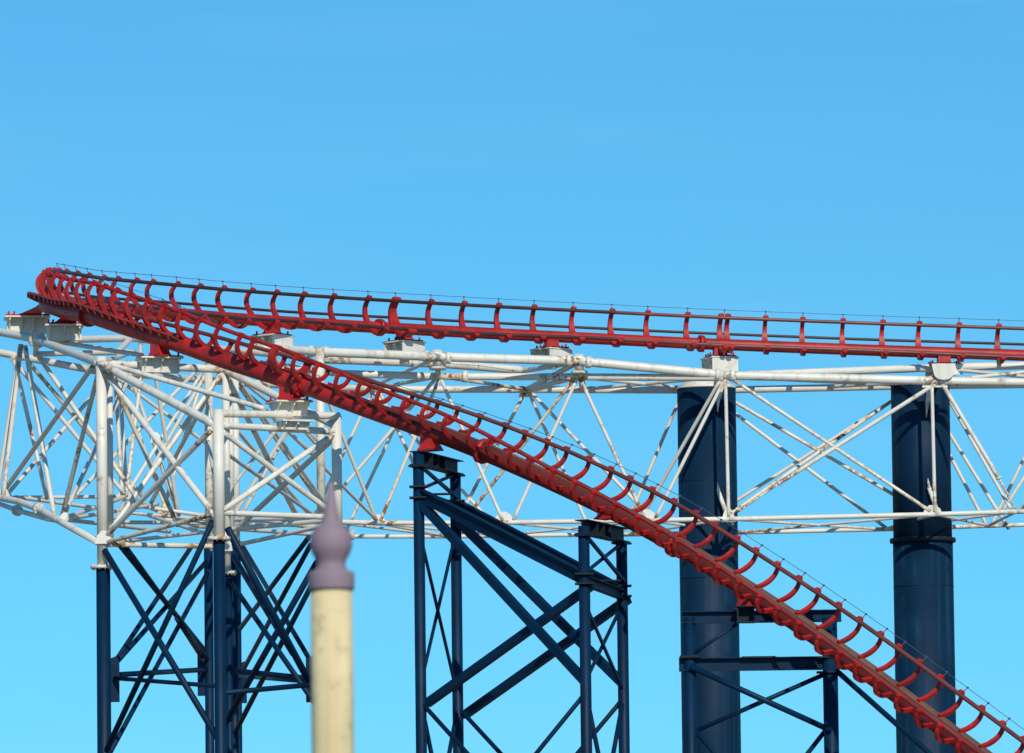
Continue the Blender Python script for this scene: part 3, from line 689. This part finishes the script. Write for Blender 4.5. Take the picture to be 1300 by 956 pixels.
def br(o, a_, b_, va, vb, r=.05, off=0.0, sq=True):
    p0 = Vector((a_.x, a_.y, zat(a_, va))); p1 = Vector((b_.x, b_.y, zat(b_, vb)))
    e = (p1-p0).normalized(); s = e.cross(Vector((0, 0, 1))).normalized(); u_ = s.cross(e)
    p0 += s*off; p1 += s*off
    MB().ring_sweep([[p+s*(r*i)+u_*(r*j) for i, j in ((-1, -1), (1, -1), (1, 1), (-1, 1))] for p in (p0, p1)], smooth=False).build('brace', NAVY, o)
br(mid_t, q1, q3, 636, 866, .10); br(mid_t, q2, q4, 658, 868, .10, .02)
br(mid_t, q3, q1, 744, 893, .10, .22); br(mid_t, q4, q2, 760, 908, .10, .24)
br(mid_t, q1, q2, 672, 885, .035); br(mid_t, q2, q1, 690, 885, .035, .08)
br(mid_t, q3, q4, 765, 878, .035); br(mid_t, q4, q3, 775, 872, .035, .08)
br(mid_t, q2, q1, 602, 622, .035); br(mid_t, q1, q2, 593, 634, .04, .09); br(mid_t, q4, q3, 690, 728, .035); br(mid_t, q3, q4, 682, 740, .04, .09)
zz = 9.6
for a_, b_ in ((q1, q3), (q2, q4), (q1, q2), (q3, q4)):       # lower tiers, below the picture
    for z0, z1 in ((10.5, 5.6), (5.4, .5)):
        for m0, m1, of in ((a_, b_, 0), (b_, a_, .15)):
            p0 = Vector((m0.x, m0.y, z0)); p1 = Vector((m1.x, m1.y, z1))
            MB().tube(p0, p1, .06, n=8).build('brace', NAVY, mid_t)
    MB().ibeam(Vector((a_.x, a_.y, 5.5)), Vector((b_.x, b_.y, 5.5)), .25, .2).build('cross_beam', NAVY, mid_t)
saddle(546, True, 570.5, .25, .25, mat_=RED_BRIGHT); saddle(771, True, 657.5, .26, .25, mat_=RED)

# ------------------------------------------------------------------ right trestle
rt = thing('support_trestle', 'navy trestle with two flat beams under the low end of the drop', 'trestle', Vector((4.5, 173, 0)), 'navy trestles under the dropping track')
y3 = 173.6
e1 = tp(875, 784, y3, .15, rt); e2 = tp(1053, 784, y3, .19, rt)
def hb(o, u0, u1, v, y, h, b, name):
    p0 = P(u0, v, y); p1 = P(u1, v, y); p1.z = p0.z
    MB().ibeam(p0, p1, h, b).build(name, NAVY, o); return p0, p1
h0, h1 = hb(rt, 866, 1068, 784, y3, .30, .30, 'cap_beam'); k0, k1 = hb(rt, 862, 1066, 844, y3, .33, .32, 'cross_beam')
for s in (.35, .45):
    c = h0.lerp(h1, s); MB().box(c-Vector((0, .01, 0)), Vector((.012, 0, 0)), Vector((0, .165, 0)), Vector((0, 0, .12))).build('stiffener', NAVY_DIRTY, rt)
c = P(946.5, 780.5, y3-.35)
MB().box(c+Vector((0, .12, 0)), Vector((.21, 0, 0)), Vector((0, .05, 0)), Vector((0, 0, .19))).box(c-Vector((0, 0, .19)), Vector((.235, 0, 0)), Vector((0, .2, 0)), Vector((0, 0, .015))).build('mounting_box', NAVY_DIRTY, rt)
for sx in (-.2, .2): MB().box(c+Vector((sx, -.05, 0)), Vector((.02, 0, 0)), Vector((0, .14, 0)), Vector((0, 0, .174))).build('stiffener', NAVY_DIRTY, rt)
MB().box(c+Vector((0, -.02, .205)), Vector((.26, 0, 0)), Vector((0, .24, 0)), Vector((0, 0, .015))).build('flange_plate', NAVY_DIRTY, rt)
br(rt, e1, e2, 828, 716, .001) if False else None
def seg(o, a_, b_, r, name='brace'):
    MB().tube(a_, b_, r, n=10).build(name, NAVY, o)
seg(rt, P(880, 830, y3-.05), P(936, 792, y3-.05), .045); seg(rt, P(876, 846, y3-.22), Vector((e2.x, e2.y-.2, 9.4)), .075); seg(rt, P(1056, 852, y3+.1), Vector((e1.x, e1.y+.1, 9.4)), .06)
sa, sb = P(1058, 848, y3), P(1130, 912, y3); sb = sa+(sb-sa)*(sa.z/(sa.z-sb.z)); seg(rt, sa, sb, .07, 'raking_strut')
plate(rt, P(963, 834.5, y3), .42, .2, .02); plate(rt, P(876, 834, y3), .26, .22, .03); plate(rt, P(1055, 834.5, y3), .3, .22, .02); plate(rt, P(1050, 853.5, y3), .26, .26, .02)
for z0, z1 in ((9.6, 5.2), (5.0, .5)):
    for a_, b_, of in ((e1, e2, 0), (e2, e1, .16)):
        seg(rt, Vector((a_.x, a_.y+of, z0)), Vector((b_.x, b_.y+of, z1)), .06)
    MB().ibeam(Vector((e1.x, e1.y, z1)), Vector((e2.x, e2.y, z1)), .28, .22).build('cross_beam', NAVY, rt)
saddle(948, True, 770.5, .24, .24, mat_=RED)

# ------------------------------------------------------------------ near post with finial, out of focus
YP = 32.0; pc = P(420.8, 749, YP); sp = YP/FPX*1.0
post = thing('finial_post', 'cream stained post topped by a mauve ball and spike finial, out of focus in front', 'post', Vector((pc.x, pc.y, 0)))
NP = 64
def lathe(prof, c):
    return MB().ring_sweep([[Vector((c.x, c.y, z))+Vector((math.cos(2*math.pi*j/NP), math.sin(2*math.pi*j/NP), 0))*r for j in range(NP)] for r, z in prof])
pr = [(29.0,749),(29.6,746),(29.6,730),(28.6,726.5),(24,725),(19.5,722),(18.2,717),(18.6,713),(21,708),(24.5,702),(26.8,695),(27.2,689),(26.4,682),(24,675.5),(20,670),(15.5,666.5),(12.6,664.8),(11.8,661.5),(9.8,652),(7.6,640),(5.4,628),(3.3,617),(2.0,612.5),(.5,610.8)]
lathe([(r*sp, zat(pc, v)) for r, v in pr], pc).build('finial', MAUVE, post)
lathe([(27*sp, 0), (27*sp, zat(pc, 867)), (26.4*sp, zat(pc, 749)-.001)], pc).build('shaft', POSTM, post)
